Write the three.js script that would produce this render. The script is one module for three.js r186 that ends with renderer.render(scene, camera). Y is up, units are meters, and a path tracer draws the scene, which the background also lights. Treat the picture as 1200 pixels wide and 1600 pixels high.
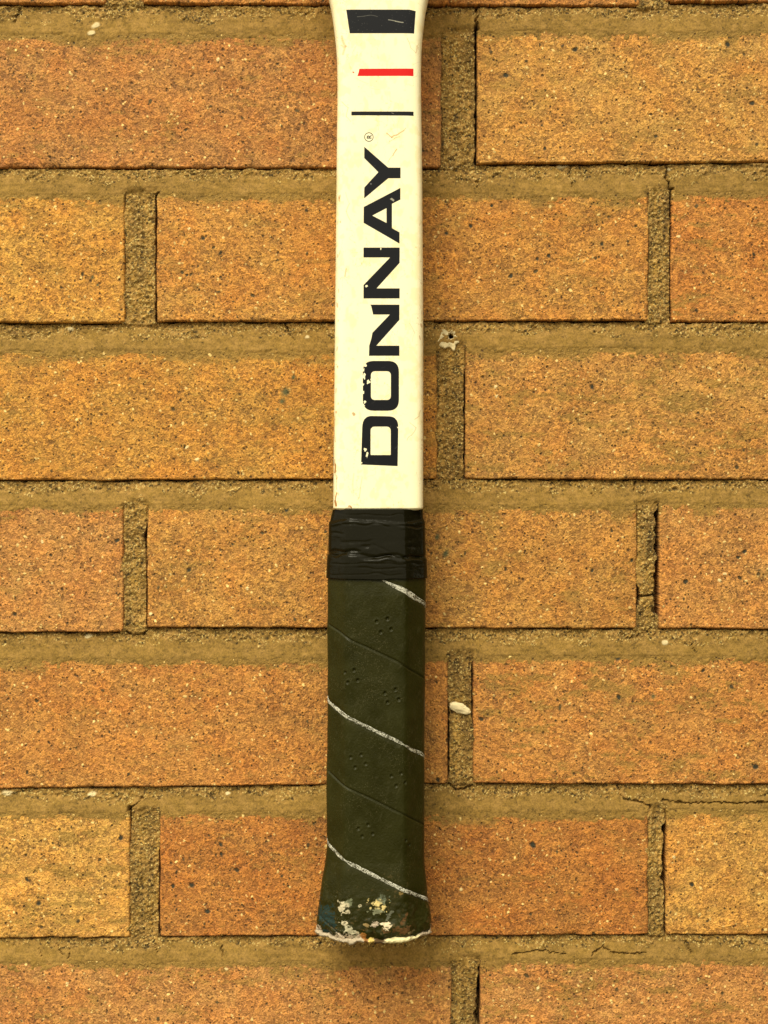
import * as THREE from 'three';
import { mergeGeometries } from 'three/addons/utils/BufferGeometryUtils.js';

// ------------------------------------------------------------------ camera, sky, sun, exposure
const S = 0.265e-3;                     // metres of wall per unit of the drawing grid used below (1200 x 1600 units)
const FOV = 36, DIST = 800 * S / Math.tan(FOV / 2 * Math.PI / 180);
const scene = new THREE.Scene();
const camera = new THREE.PerspectiveCamera(FOV, 0.75, 0.01, 50);
camera.position.set(0, 0, DIST);
camera.lookAt(0, 0, 0);
const renderer = new THREE.WebGLRenderer({ antialias: true });
renderer.toneMapping = THREE.LinearToneMapping;
renderer.toneMappingExposure = 1.82;
renderer.shadowMap.enabled = true;
{ // bright even overcast, brighter overhead
  const W = 128, H = 64, data = new Float32Array(W * H * 4);
  for (let j = 0; j < H; j++) for (let i = 0; i < W; i++) {
    const e = Math.sin(((j + 0.5) / H - 0.5) * Math.PI), o = (j * W + i) * 4;
    const L = e > 0 ? 0.56 + 0.66 * e : 0.17;
    const up = Math.max(e, 0);
    data[o] = L; data[o + 1] = L * (e > 0 ? 0.95 : 0.84); data[o + 2] = L * (e > 0 ? 0.70 + 0.06 * up : 0.40); data[o + 3] = 1;
  }
  const t = new THREE.DataTexture(data, W, H, THREE.RGBAFormat, THREE.FloatType);
  t.mapping = THREE.EquirectangularReflectionMapping; t.magFilter = THREE.LinearFilter; t.needsUpdate = true;
  scene.background = t; scene.environment = t;
}
const sun = new THREE.DirectionalLight(new THREE.Color(1.0, 0.93, 0.70), 1.75);
sun.position.set(-0.50, 1.40, 1.20); sun.target.position.set(0, 0, 0);
sun.castShadow = true; sun.shadow.radius = 60; sun.shadow.mapSize.set(2048, 2048);
Object.assign(sun.shadow.camera, { left: -0.5, right: 0.5, top: 0.6, bottom: -0.6, near: 0.1, far: 4 });
scene.add(sun, sun.target);

// ------------------------------------------------------------------ helpers
function rng(seed) { let a = seed >>> 0; return () => { a = (a + 0x6d2b79f5) | 0; let t = Math.imul(a ^ (a >>> 15), 1 | a); t = (t + Math.imul(t ^ (t >>> 7), 61 | t)) ^ t; return ((t ^ (t >>> 14)) >>> 0) / 4294967296; }; }
function hash(x, y, s) { let h = Math.imul(x, 374761393) ^ Math.imul(y, 668265263) ^ Math.imul(s, 1442695041); h = Math.imul(h ^ (h >>> 13), 1274126177); h ^= h >>> 16; return (h >>> 0) / 4294967296; }
function noise(x, y, s) {               // value noise 0..1
  const ix = Math.floor(x), iy = Math.floor(y), fx = x - ix, fy = y - iy, u = fx * fx * (3 - 2 * fx), v = fy * fy * (3 - 2 * fy);
  const a = hash(ix, iy, s), b = hash(ix + 1, iy, s), c = hash(ix, iy + 1, s), d = hash(ix + 1, iy + 1, s);
  return a + (b - a) * u + (c - a) * v + (a - b - c + d) * u * v;
}
function fbm(x, y, s, n = 3) { let t = 0, a = 0.5, q = 0; for (let i = 0; i < n; i++) { t += a * noise(x, y, s + i * 17); q += a; a *= 0.5; x = x * 2.03 + 11.3; y = y * 2.03 + 5.7; } return t / q; }
const clamp = (x, a = 0, b = 1) => Math.min(b, Math.max(a, x));
const sstep = (a, b, x) => { const t = clamp((x - a) / (b - a)); return t * t * (3 - 2 * t); };
const mix = (a, b, t) => a + (b - a) * t;
function table(pts) { return (x) => { if (x <= pts[0][0]) return pts[0][1]; for (let i = 1; i < pts.length; i++) if (x <= pts[i][0]) { const [a, b] = pts[i - 1], [c, d] = pts[i]; return b + (d - b) * (x - a) / (c - a); } return pts[pts.length - 1][1]; }; }
function smoothTable(pts) {             // Catmull-Rom through the points
  return (x) => {
    if (x <= pts[0][0]) return pts[0][1];
    if (x >= pts[pts.length - 1][0]) return pts[pts.length - 1][1];
    let i = 1; while (x > pts[i][0]) i++;
    const p1 = pts[i - 1], p2 = pts[i], p0 = pts[i - 2] ?? p1, p3 = pts[i + 1] ?? p2, h = p2[0] - p1[0], t = (x - p1[0]) / h;
    const m1 = (p2[1] - p0[1]) / (p2[0] - p0[0]) * h, m2 = (p3[1] - p1[1]) / (p3[0] - p1[0]) * h;
    return (2 * t ** 3 - 3 * t * t + 1) * p1[1] + (t ** 3 - 2 * t * t + t) * m1 + (-2 * t ** 3 + 3 * t * t) * p2[1] + (t ** 3 - t * t) * m2;
  };
}
const MM = S * 1000;                    // millimetres per grid unit
const wx = (u) => (u - 600) * S, wy = (v) => (800 - v) * S;                         // grid units to metres on the wall
const nearer = (z) => (DIST - z) / DIST;                                            // sizes read off at a height z above the wall are this much smaller
const s2l = (c) => { c /= 255; return c <= 0.04045 ? c / 12.92 : ((c + 0.055) / 1.055) ** 2.4; };
const l2s = (c) => { c = clamp(c); return 255 * (c <= 0.0031308 ? 12.92 * c : 1.055 * c ** (1 / 2.4) - 0.055); };
const LUT = new Uint8Array(4096).map((_, i) => Math.round(l2s(i / 4095)));
const enc = (c) => LUT[Math.max(0, Math.min(4095, (c * 4095) | 0))];
function tex(data, W, H, srgb) {
  const t = new THREE.DataTexture(data, W, H, THREE.RGBAFormat);
  t.magFilter = THREE.LinearFilter; t.wrapS = t.wrapT = THREE.MirroredRepeatWrapping; if (srgb) t.colorSpace = THREE.SRGBColorSpace; t.needsUpdate = true; return t;
}
function grid(nx, ny, f, uvf) {          // f(i, j) -> [x, y, z]
  const n = (nx + 1) * (ny + 1), p = new Float32Array(n * 3), uv = new Float32Array(n * 2), idx = new Uint32Array(nx * ny * 6);
  let k = 0;
  for (let j = 0; j <= ny; j++) for (let i = 0; i <= nx; i++, k++) { const q = f(i, j); p[k * 3] = q[0]; p[k * 3 + 1] = q[1]; p[k * 3 + 2] = q[2]; const t = uvf(i, j, q); uv[k * 2] = t[0]; uv[k * 2 + 1] = t[1]; }
  k = 0;
  for (let j = 0; j < ny; j++) for (let i = 0; i < nx; i++) { const a = j * (nx + 1) + i, b = a + 1, c = a + nx + 1, d = c + 1; idx[k++] = a; idx[k++] = c; idx[k++] = b; idx[k++] = b; idx[k++] = c; idx[k++] = d; }
  const g = new THREE.BufferGeometry();
  g.setAttribute('position', new THREE.BufferAttribute(p, 3)); g.setAttribute('uv', new THREE.BufferAttribute(uv, 2)); g.setIndex(new THREE.BufferAttribute(idx, 1));
  g.computeVertexNormals(); return g;
}
const used = {};
function numbered(name) { const k = used[name] = (used[name] ?? -1) + 1; return k ? name + '_' + String(k).padStart(3, '0') : name; }
function part(parent, name, geometry, material) { const m = new THREE.Mesh(geometry, material); m.name = numbered(name); m.castShadow = m.receiveShadow = true; parent.add(m); return m; }

// ------------------------------------------------------------------ the brickwork, measured course by course
// a brick: [x0, x1, top, bottom at its left end, bottom at its right end, colour r, g, b (sRGB of the clay), dark specks, olive wash]
const BR = [];                            // all bricks, by course
function course(list) { BR.push(list.map(([x0, x1, top, bl, br, r, g, b, specks, wash]) => ({ x0, x1, top, bl, br, rgb: [mix(s2l(191), s2l(r), 0.9) * 0.93, mix(s2l(130), s2l(g), 0.95) * 0.945, mix(s2l(68), s2l(b), 0.95) * 0.74], specks, wash }))); }
course([[-900, -118, -445, -236, -236, 186, 124, 70, 1, .4], [-70, 692, -445, -236, -236, 186, 124, 70, 1, .4], [742, 1510, -445, -236, -236, 186, 124, 70, 1, .4], [1552, 2300, -445, -236, -236, 186, 124, 70, 1, .4]]);
course([[-638, 165, -194, 8, 5, 190, 126, 70, 1, .4], [219, 1000, -194, 5, 9, 188, 124, 66, 1, .4], [1040, 1806, -200, 2, 2, 186, 122, 66, 1, .4]]);
course([[-900, -118, 50, 262, 262, 184, 124, 70, 1, .4], [-70, 690, 50, 262, 262, 181, 121, 70, .7, .45], [745, 1510, 46, 256, 250, 196, 139, 76, 1, .45], [1552, 2300, 46, 250, 250, 190, 128, 70, 1, .4]]);
course([[-638, 195, 302, 505, 504, 199, 140, 68, .8, .35], [245, 1013, 300, 502, 501, 191, 131, 68, 1.5, .4], [1049, 1806, 297, 503, 503, 194, 126, 65, 1, .7]]);
course([[-900, -118, 546, 751, 751, 186, 124, 70, 1, .4], [-70, 683, 545, 751, 748, 191, 132, 63, 1, .45], [727, 1510, 541, 748, 750, 191, 134, 74, .9, .75], [1552, 2300, 541, 750, 750, 186, 124, 70, 1, .4]]);
course([[-638, 193, 788, 991, 987, 189, 128, 74, 1, .35], [230, 995, 787, 980, 982, 188, 131, 70, .9, .5], [1030, 1806, 784, 982, 985, 195, 134, 77, 1.1, .3]]);
course([[-900, -118, 1028, 1233, 1233, 186, 124, 70, 1, .4], [-70, 700, 1027, 1233, 1224, 187, 124, 66, .9, .3], [739, 1510, 1023, 1224, 1226, 191, 128, 70, 1, .85], [1552, 2300, 1023, 1226, 1226, 186, 124, 70, 1, .4]]);
course([[-638, 203, 1268, 1468, 1465, 207, 151, 83, .9, .7], [250, 1013, 1266, 1463, 1461, 179, 114, 57, 1.2, .35], [1041, 1806, 1262, 1461, 1461, 202, 143, 76, 1, .35]]);
course([[-900, -118, 1502, 1705, 1705, 186, 124, 70, 1, .4], [-70, 705, 1500, 1705, 1705, 190, 129, 77, 1, .5], [750, 1510, 1497, 1703, 1703, 192, 130, 78, 1, .6], [1552, 2300, 1497, 1703, 1703, 186, 124, 70, 1, .4]]);
course([[-638, 196, 1744, 1947, 1947, 190, 128, 70, 1, .4], [245, 1013, 1744, 1947, 1947, 186, 124, 70, 1, .4], [1049, 1806, 1744, 1947, 1947, 190, 128, 70, 1, .4]]);
const XL = -520, XR = 1720;               // ends of the built wall
for (const c of BR) { for (const b of c) { b.x0 = Math.max(b.x0, XL); b.x1 = Math.min(b.x1, XR); } }
for (let i = 0; i < BR.length; i++) BR[i] = BR[i].filter((b) => b.x1 - b.x0 > 20);
const rnd = rng(7);
BR.flat().forEach((b, i) => { b.id = i; b.dz = (rnd() - 0.5) * 0.7; b.tx = (rnd() - 0.5) * 0.6; b.ty = (rnd() - 0.5) * 0.5; b.bot = (u) => mix(b.bl, b.br, clamp((u - b.x0) / (b.x1 - b.x0))); });
const faceZ = (b, u, v) => b.dz + b.tx * ((u - b.x0) / 770 - 0.5) + b.ty * ((v - b.top) / 205 - 0.5) + (fbm(u / 85, v / 85, 40 + b.id, 2) - 0.5) * 0.7;   // mm
// the line under a course and the top of the next one, at u
function lineOf(list, get) { const pts = []; for (const b of list) { pts.push([b.x0, get(b, 0)], [b.x1, get(b, 1)]); } return table(pts); }
const LINES = BR.map((c) => ({ bottom: lineOf(c, (b, e) => (e ? b.br : b.bl)), top: lineOf(c, (b) => b.top) }));
const brickAt = (c, u) => BR[c].find((b) => u >= b.x0 && u <= b.x1);

// cracks drawn into the mortar: polylines in grid units, half width, depth in mm
const CRACKS = [
  [[[1043, 258], [1042, 275], [1048, 300], [1048, 330]], 1.6, 4], [[[892, 258], [891, 276], [894, 292]], 1.0, 2], [[[745, 10], [744, 60], [744, 110]], 1.8, 6], [[[746, 258], [746, 292]], .9, 2],
  [[[445, 503], [452, 520], [460, 532]], 1.3, 3], [[[462, 750], [464, 768]], .7, 1.0], [[[468, 781], [525, 782]], .6, .7], [[[322, 262], [316, 274]], 0.8, 1.2],
  [[[965, 1226], [970, 1246], [984, 1252], [1003, 1254], [1018, 1262]], 1.5, 3], [[[1035, 1250], [1070, 1256], [1110, 1254], [1160, 1256], [1220, 1252]], 1.2, 3],
  [[[700, 1226], [710, 1234], [724, 1236], [738, 1227]], 1.6, 4], [[[800, 1492], [836, 1487], [850, 1486], [866, 1490], [885, 1491]], 1.1, 2.5], [[[925, 1492], [943, 1479], [955, 1490], [1010, 1490]], 1.2, 3],
  [[[1073, 1470], [1077, 1484], [1082, 1490]], 1.2, 3], [[[196, 988], [208, 993], [222, 992], [230, 984]], 1.4, 4], [[[202, 1266], [206, 1262], [216, 1254], [222, 1246]], 1.4, 3],
  [[[995, 750], [992, 760], [991, 768]], 1.2, 3], [[[925, 770], [928, 778]], 1.0, 2], [[[90, 1478], [96, 1492]], .9, 2], [[[108, 1482], [106, 1498]], .9, 2], [[[60, 1482], [64, 1494]], .8, 2], [[[808, 1238], [812, 1250]], 1.0, 2],
  [[[998, 933], [1014, 931], [1026, 928]], 1.6, 7], [[[30, 10], [22, 34]], 1.0, 2], [[[345, 1478], [348, 1496]], .8, 2], [[[240, 1468], [246, 1490]], .8, 2], [[[1078, 1003], [1088, 1020]], .9, 2], [[[960, 985], [986, 998], [1006, 990]], .9, 2],
];
const segs = [];
for (const [pl, w, d] of CRACKS) for (let i = 1; i < pl.length; i++) segs.push({ a: pl[i - 1], b: pl[i], w, d });
function crack(u, v) {                    // depth in mm
  let best = 0;
  for (const { a, b, w, d } of segs) {
    if (u < Math.min(a[0], b[0]) - 5 || u > Math.max(a[0], b[0]) + 5 || v < Math.min(a[1], b[1]) - 5 || v > Math.max(a[1], b[1]) + 5) continue;
    const jx = u + (noise(u / 4, v / 4, 91) - 0.5) * 4, jy = v + (noise(u / 4, v / 4, 92) - 0.5) * 4;
    const dx = b[0] - a[0], dy = b[1] - a[1], t = clamp(((jx - a[0]) * dx + (jy - a[1]) * dy) / (dx * dx + dy * dy)), q = Math.hypot(jx - a[0] - dx * t, jy - a[1] - dy * t);
    const k = d * 0.7 * (0.35 + 0.9 * noise(u / 9, v / 9, 93)) * (1 - sstep(w * 0.25, w * 1.05, q)); if (k > best) best = k;
  }
  return best;
}
// gaps that opened between the upright joints and the bricks: [course, brick to the right of the joint, side, v0, v1, width]
const GAPS = [
  ['R', 745, 20, 256, 2.8], ['R', 245, 306, 503, 2.2], ['R', 1049, 300, 500, 1.6], ['R', 727, 585, 746, 1.8], ['R', 230, 826, 856, 4.2], ['R', 230, 856, 980, 1.3], ['R', 1030, 800, 866, 6.5], ['R', 1030, 874, 957, 8.0], ['L', 1030, 920, 945, 5.0],
  ['L', 739, 1105, 1212, 1.8], ['R', 739, 1040, 1120, 1.6], ['R', 250, 1330, 1460, 1.7], ['L', 250, 1262, 1284, 2.4], ['R', 1041, 1290, 1376, 6.0], ['R', 1041, 1376, 1460, 2.4], ['R', 750, 1512, 1560, 4.0], ['R', 750, 1552, 1600, 7.0],
];
const HOLE = [705, 525, 4.0];

// ------------------------------------------------------------------ maps of the wall: 0.40 x 0.50 m at about 0.2 mm
const TW = 2048, TH = 2048, TX0 = -0.2, TY0 = -0.25, TXS = 0.4, TYS = 0.5;
const wallUV = (x, y) => [(x - TX0) / TXS, (y - TY0) / TYS];
const brickC = new Uint8Array(TW * TH * 4), brickB = new Uint8Array(TW * TH * 4), mortC = new Uint8Array(TW * TH * 4), mortB = new Uint8Array(TW * TH * 4);
{
  const N = TW * TH, col = [new Float32Array(N), new Float32Array(N), new Float32Array(N)], hgt = new Float32Array(N);
  const mx = TXS / TW * 1000, my = TYS / TH * 1000;            // mm a texel
  const cells = (x, y, s, out) => {                            // nearest grain: its random number and the distance to its edge
    const ix = Math.floor(x), iy = Math.floor(y); let d1 = 9, d2 = 9, id = 0;
    for (let b = -1; b <= 1; b++) for (let a = -1; a <= 1; a++) {
      const gx = ix + a, gy = iy + b, hx = gx + hash(gx, gy, s) - x, hy = gy + hash(gx, gy, s + 1) - y, d = hx * hx + hy * hy;
      if (d < d1) { d2 = d1; d1 = d; id = hash(gx, gy, s + 2); } else if (d < d2) d2 = d;
    }
    out[0] = id; out[1] = Math.sqrt(d2) - Math.sqrt(d1);
  };
  const o1 = [0, 0], o2 = [0, 0];
  for (let j = 0; j < TH; j++) {
    const Y = TY0 + (j + 0.5) * TYS / TH, v = 800 - Y / S;
    for (let i = 0; i < TW; i++) {
      const k = j * TW + i, X = TX0 + (i + 0.5) * TXS / TW, u = 600 + X / S, x = X * 1000, y = Y * 1000;
      // which brick
      let c = 0; while (c < BR.length - 1 && v > (BR[c].length ? LINES[c].bottom(u) : 0) + 8) c++;
      let br = brickAt(c, u);
      if (!br) { br = BR[c].reduce((p, q) => (Math.min(Math.abs(q.x0 - u), Math.abs(q.x1 - u)) < Math.min(Math.abs(p.x0 - u), Math.abs(p.x1 - u)) ? q : p)); }
      const s = br.id * 7 + 100;
      cells(x / 1.1 + noise(x / 1.2, y / 1.2, 3) * 1.1, y / 0.95 + noise(x / 1.2, y / 1.2, 4) * 1.1, s, o1);
      cells(x / 0.48, y / 0.48, s + 50, o2);
      const low = fbm(x / 16, y / 13, s + 3, 3) - 0.5, mid = fbm(x / 3.2, y / 2.6, s + 9, 2) - 0.5, warm = fbm(x / 9, y / 8, s + 13, 2) - 0.5;
      const grain = ((o1[0] - 0.5) * 0.66 + (o2[0] - 0.5) * 0.50) * (0.70 + 0.65 * fbm(x / 12, y / 7, s + 41, 2));
      const edge = 1 - 0.42 * (1 - sstep(0.0, 0.20, o1[1]));
      let g = (1 + low * 0.30 + mid * 0.34 + grain) * edge;
      let r = br.rgb[0] * g * (1 + warm * 0.10), gg = br.rgb[1] * g * (1 - warm * 0.16 + (o1[0] - 0.5) * 0.08), b = br.rgb[2] * g * (1 - warm * 0.42 + (o2[0] - 0.5) * 0.2);
      // thin mortar wash: streaks with a grain of their own, most of them under the joint above
      const t = (v - br.top) * MM, w1 = fbm(x / 11, y / 3.6, s + 21, 3), w2 = fbm(x / 1.1, y / 0.9, s + 31, 2);
      const lim = mix(mix(0.05, 0.46, sstep(0.6, 3.6, t)), mix(0.60, 0.73 - 0.20 * br.wash, sstep(4, 12, t)), sstep(2.5, 8, t));
      let wash = sstep(lim, lim + 0.16, w1 + (w2 - 0.5) * 0.34 + (o2[0] - 0.5) * 0.12) * (t > 52 ? 0 : mix(0.92, 0.66, sstep(1, 7, t)));
      if (t > 6) wash *= clamp(br.wash * 1.6, 0, 1);
      { const q = 0.6 + 0.55 * w2 + grain * 0.35; r = mix(r, 0.270 * q, wash); gg = mix(gg, 0.160 * q, wash); b = mix(b, 0.030 * q, wash); }
      col[0][k] = r; col[1][k] = gg; col[2][k] = b;
      hgt[k] = 0.55 + (o1[0] - 0.5) * 0.22 + (o2[0] - 0.5) * 0.16 - 0.16 * (1 - sstep(0, 0.25, o1[1])) + mid * 0.28 * (1 - wash * 0.5);
    }
  }
  // grains and pits scattered over the clay
  const R = rng(1234);
  function stamp(u, v, rad, rgb, dh, soft = 0.35, stretch = 1, turn = 0) {
    const X = wx(u) * 1000, Y = wy(v) * 1000, ci = (X / 1000 - TX0) / TXS * TW, cj = (Y / 1000 - TY0) / TYS * TH, ri = Math.ceil(rad * 1.7 * Math.max(stretch, 1) / mx) + 1, rj = Math.ceil(rad * 1.7 * Math.max(stretch, 1) / my) + 1, ph = R() * 100, ct = Math.cos(turn), st = Math.sin(turn);
    for (let j = Math.max(0, Math.floor(cj - rj)); j < Math.min(TH, cj + rj); j++) for (let i = Math.max(0, Math.floor(ci - ri)); i < Math.min(TW, ci + ri); i++) {
      const ax = (i - ci) * mx, ay = (j - cj) * my, dx = (ax * ct + ay * st) / stretch, dy = -ax * st + ay * ct;
      const q = Math.hypot(dx, dy) / (rad * (0.65 + 0.7 * noise(dx / rad * 0.9 + ph, dy / rad * 0.9, 5))), a = 1 - sstep(1 - soft, 1 + soft * 0.6, q);
      if (a <= 0) continue;
      const k = j * TW + i; for (let c = 0; c < 3; c++) col[c][k] = mix(col[c][k], rgb[c], a); hgt[k] += dh * a;
    }
  }
  for (let n = 0; n < 17000; n++) {       // small dark pits
    const u = -160 + R() * 1520, v = -150 + R() * 1900, d = 0.35 + R() * 0.5; stamp(u, v, 0.17 + R() * R() * 0.40, [0.125 * d, 0.058 * d, 0.014 * d], -0.34, 0.5);
  }
  for (let n = 0; n < 9000; n++) {       // pale quartz grains
    const u = -160 + R() * 1520, v = -150 + R() * 1900, d = 0.75 + R() * 0.5, q = R() ** 3; stamp(u, v, 0.15 + q * 0.38, [0.78 * d, 0.54 * d, 0.20 * d], 0.14, 0.4, 1 + R() * 0.7, R() * 3);
  }
  for (const br of BR.flat()) for (let n = 0; n < 34 * br.specks * (br.x1 - br.x0) / 770; n++) {   // ironspots
    const d = 0.4 + R() * 0.7, u = br.x0 + 6 + R() * (br.x1 - br.x0 - 12), v = br.top + 12 + R() * 185; stamp(u, v, 0.28 + R() * R() * 0.6, [0.085 * d, 0.055 * d, 0.018 * d], R() < 0.5 ? -0.45 : 0.1, 0.45, 1 + R() * 0.8, R() * 3);
  }
  for (const [u, v, r] of [[1137, 70, 1.5], [1175, 162, 1.3], [1024, 214, .9], [851, 233, 1.2], [790, 118, 1.6], [898, 78, 1.4], [768, 322, 1.0], [697, 365, 1.2], [735, 354, 1.2], [798, 432, 1.6], [839, 405, 1.2], [857, 400, 1.1], [940, 382, 1.2], [317, 373, 1.4], [292, 431, .9], [183, 845, 1.5], [295, 891, 1.5], [447, 797, 1.5], [925, 605, 1.2], [966, 1090, 1.4], [965, 1026, 2.0], [1180, 1198, 1.8], [345, 1335, 1.1], [299, 1384, 1.5], [324, 1425, 1.5], [344, 1320, 1.3], [270, 1385, 1.2], [60, 1412, 2.0], [42, 1375, 1.2], [188, 1310, 1.4], [832, 1320, 1.8], [1081, 1383, 1.2], [1163, 862, 1.3], [1071, 909, 1.6], [1153, 872, 1.1], [987, 876, 1.1], [925, 892, 1.0]]) stamp(u, v, r * 0.62, [0.03, 0.026, 0.014], -0.5, 0.5, 1.3, R() * 3);
  for (const [u, v, r] of [[447, 612, 2.6], [440, 628, 1.6], [458, 590, 1.2], [433, 640, 1.0], [144, 434, 1.0], [152, 446, .8], [696, 865, 2.2], [682, 840, 1.6], [1020, 1088, 1.5]]) stamp(u, v, r * 0.62, [0.085, 0.080, 0.030], 0, 0.8, 1.3, 0.9);
  for (const [u, v, r] of [[340, 93, 1.2], [295, 358, 1.2], [775, 620, 1.2], [630 + 430, 370, 1.1], [1132, 897, 1.2], [1124, 907, 1.2], [235, 960, 1.4], [386, 920, 1.2], [700 + 20, 1390, 1.2], [963, 1390, 1.2], [292, 699, 1.3], [308, 718, 1.3], [66, 847, 1.2], [97, 840, 1.0], [156, 893, 1.1], [1053, 140 + 1200, 1.1], [774, 605, 1.2], [840, 1545, 1.3], [105, 1537, 1.2], [354, 1514, 1.2]]) stamp(u, v, r * 0.52, [0.78, 0.58, 0.28], 0.2, 0.3, 1.3, R() * 3);
  for (let k = 0, o = 0; k < N; k++, o += 4) {
    brickC[o] = enc(col[0][k]); brickC[o + 1] = enc(col[1][k]); brickC[o + 2] = enc(col[2][k]); brickC[o + 3] = 255;
    brickB[o] = brickB[o + 1] = brickB[o + 2] = clamp(hgt[k]) * 255; brickB[o + 3] = 255;
  }
  // mortar: coarse sand where the trowel did not close it, a fine buttery skin along its lower edge
  for (let j = 0; j < TH; j++) {
    const Y = TY0 + (j + 0.5) * TYS / TH, v = 800 - Y / S;
    for (let i = 0; i < TW; i++) {
      const k = j * TW + i, X = TX0 + (i + 0.5) * TXS / TW, u = 600 + X / S, x = X * 1000, y = Y * 1000;
      let c = 0; while (c < BR.length - 1 && v > LINES[c + 1].top(u) + 22) c++;
      const L = LINES[c].bottom(u), M = LINES[c + 1]?.top(u) ?? L + 40, t = (v - L) / (M - L);
      const rough = t < 0 || t > 1.7 ? 1 : Math.max(1 - sstep(0.26, 0.62, t + (fbm(u / 24, v / 12, 71, 3) - 0.5) * 0.9), t > 0.4 ? inPerp(c + 1, u) * sstep(0.75, 1.25, t + (fbm(u / 11, v / 11, 69, 3) - 0.5) * 1.1) : 0);
      cells(x / 0.8, y / 0.7, 500, o1); cells(x / 0.42, y / 0.42, 510, o2);
      const low = fbm(x / 14, y / 9, 63, 3) - 0.5, mid = fbm(x / 2.2, y / 1.8, 65, 2) - 0.5, streak = fbm(x / 7, y / 0.8, 67, 2) - 0.5;
      let g = 1 + low * 0.35 + mix(streak * 0.14 + (o2[0] - 0.5) * 0.50 + mid * 0.55 - 0.30 * (o1[0] < 0.06), mid * 0.6 + (o1[0] - 0.5) * 0.80 + (o2[0] - 0.5) * 0.66, rough);
      const pp = inPerp(c + 1, u) * sstep(0.8, 1.2, t) + (t < 0 ? 1 : 0); g *= 1 + (fbm(u / 13, v / 70, 68, 3) - 0.52) * 1.1 * clamp(pp);
      let r = mix(0.258, 0.258, rough) * g, gg = mix(0.147, 0.146, rough) * g, b = mix(0.031, 0.033, rough) * g * (1 + mid * 0.5);
      if (rough > 0.3) {
        if (o2[0] > 0.90) { const q = 0.7 + hash(i >> 1, j >> 1, 8) * 0.4; r = 0.58 * q; gg = 0.42 * q; b = 0.15 * q; }
        if (o1[0] < 0.05) { r *= 0.45; gg *= 0.46; b *= 0.48; }
      }
      col[0][k] = r; col[1][k] = gg; col[2][k] = b;
      hgt[k] = 0.5 + mix(streak * 0.08 + mid * 0.12 + (o2[0] - 0.5) * 0.08, mid * 0.5 + (o1[0] - 0.5) * 0.36 + (o2[0] - 0.5) * 0.28 - 0.18 * (1 - sstep(0, 0.3, o1[1])), rough);
    }
  }
  for (const [u, v, r, st] of [[150, 40, 1.6, 1.6], [143, 52, 1.3, 1.5], [136, 995, 1.0, 1.9], [143, 1242, 1.4, 1.8], [10, 1240, 1.4, 2], [108, 514, 1.2, 1.4], [480, 527, 1.0, 1.4], [706, 262, 0.8, 1], [880, 259, 1.1, 2.4], [355, 1241, 1.0, 1.5], [1040, 1004, 1.3, 0.6 + .8], [686, 1580, 1.3, 1.2], [731, 712, 1, 1], [1046, 264, .9, 1]]) stamp(u, v, r * 0.75, [0.62, 0.49, 0.27], 0.25, 0.35, st, 0.2);
  for (let k = 0, o = 0; k < N; k++, o += 4) {
    mortC[o] = enc(col[0][k]); mortC[o + 1] = enc(col[1][k]); mortC[o + 2] = enc(col[2][k]); mortC[o + 3] = 255;
    mortB[o] = mortB[o + 1] = mortB[o + 2] = clamp(hgt[k]) * 255; mortB[o + 3] = 255;
  }
}
const brickMat = new THREE.MeshStandardMaterial({ map: tex(brickC, TW, TH, true), bumpMap: tex(brickB, TW, TH), bumpScale: 0.0009, roughness: 0.86 });
const mortarMat = new THREE.MeshStandardMaterial({ map: tex(mortC, TW, TH, true), bumpMap: tex(mortB, TW, TH), bumpScale: 0.0008, roughness: 0.95 });

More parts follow.
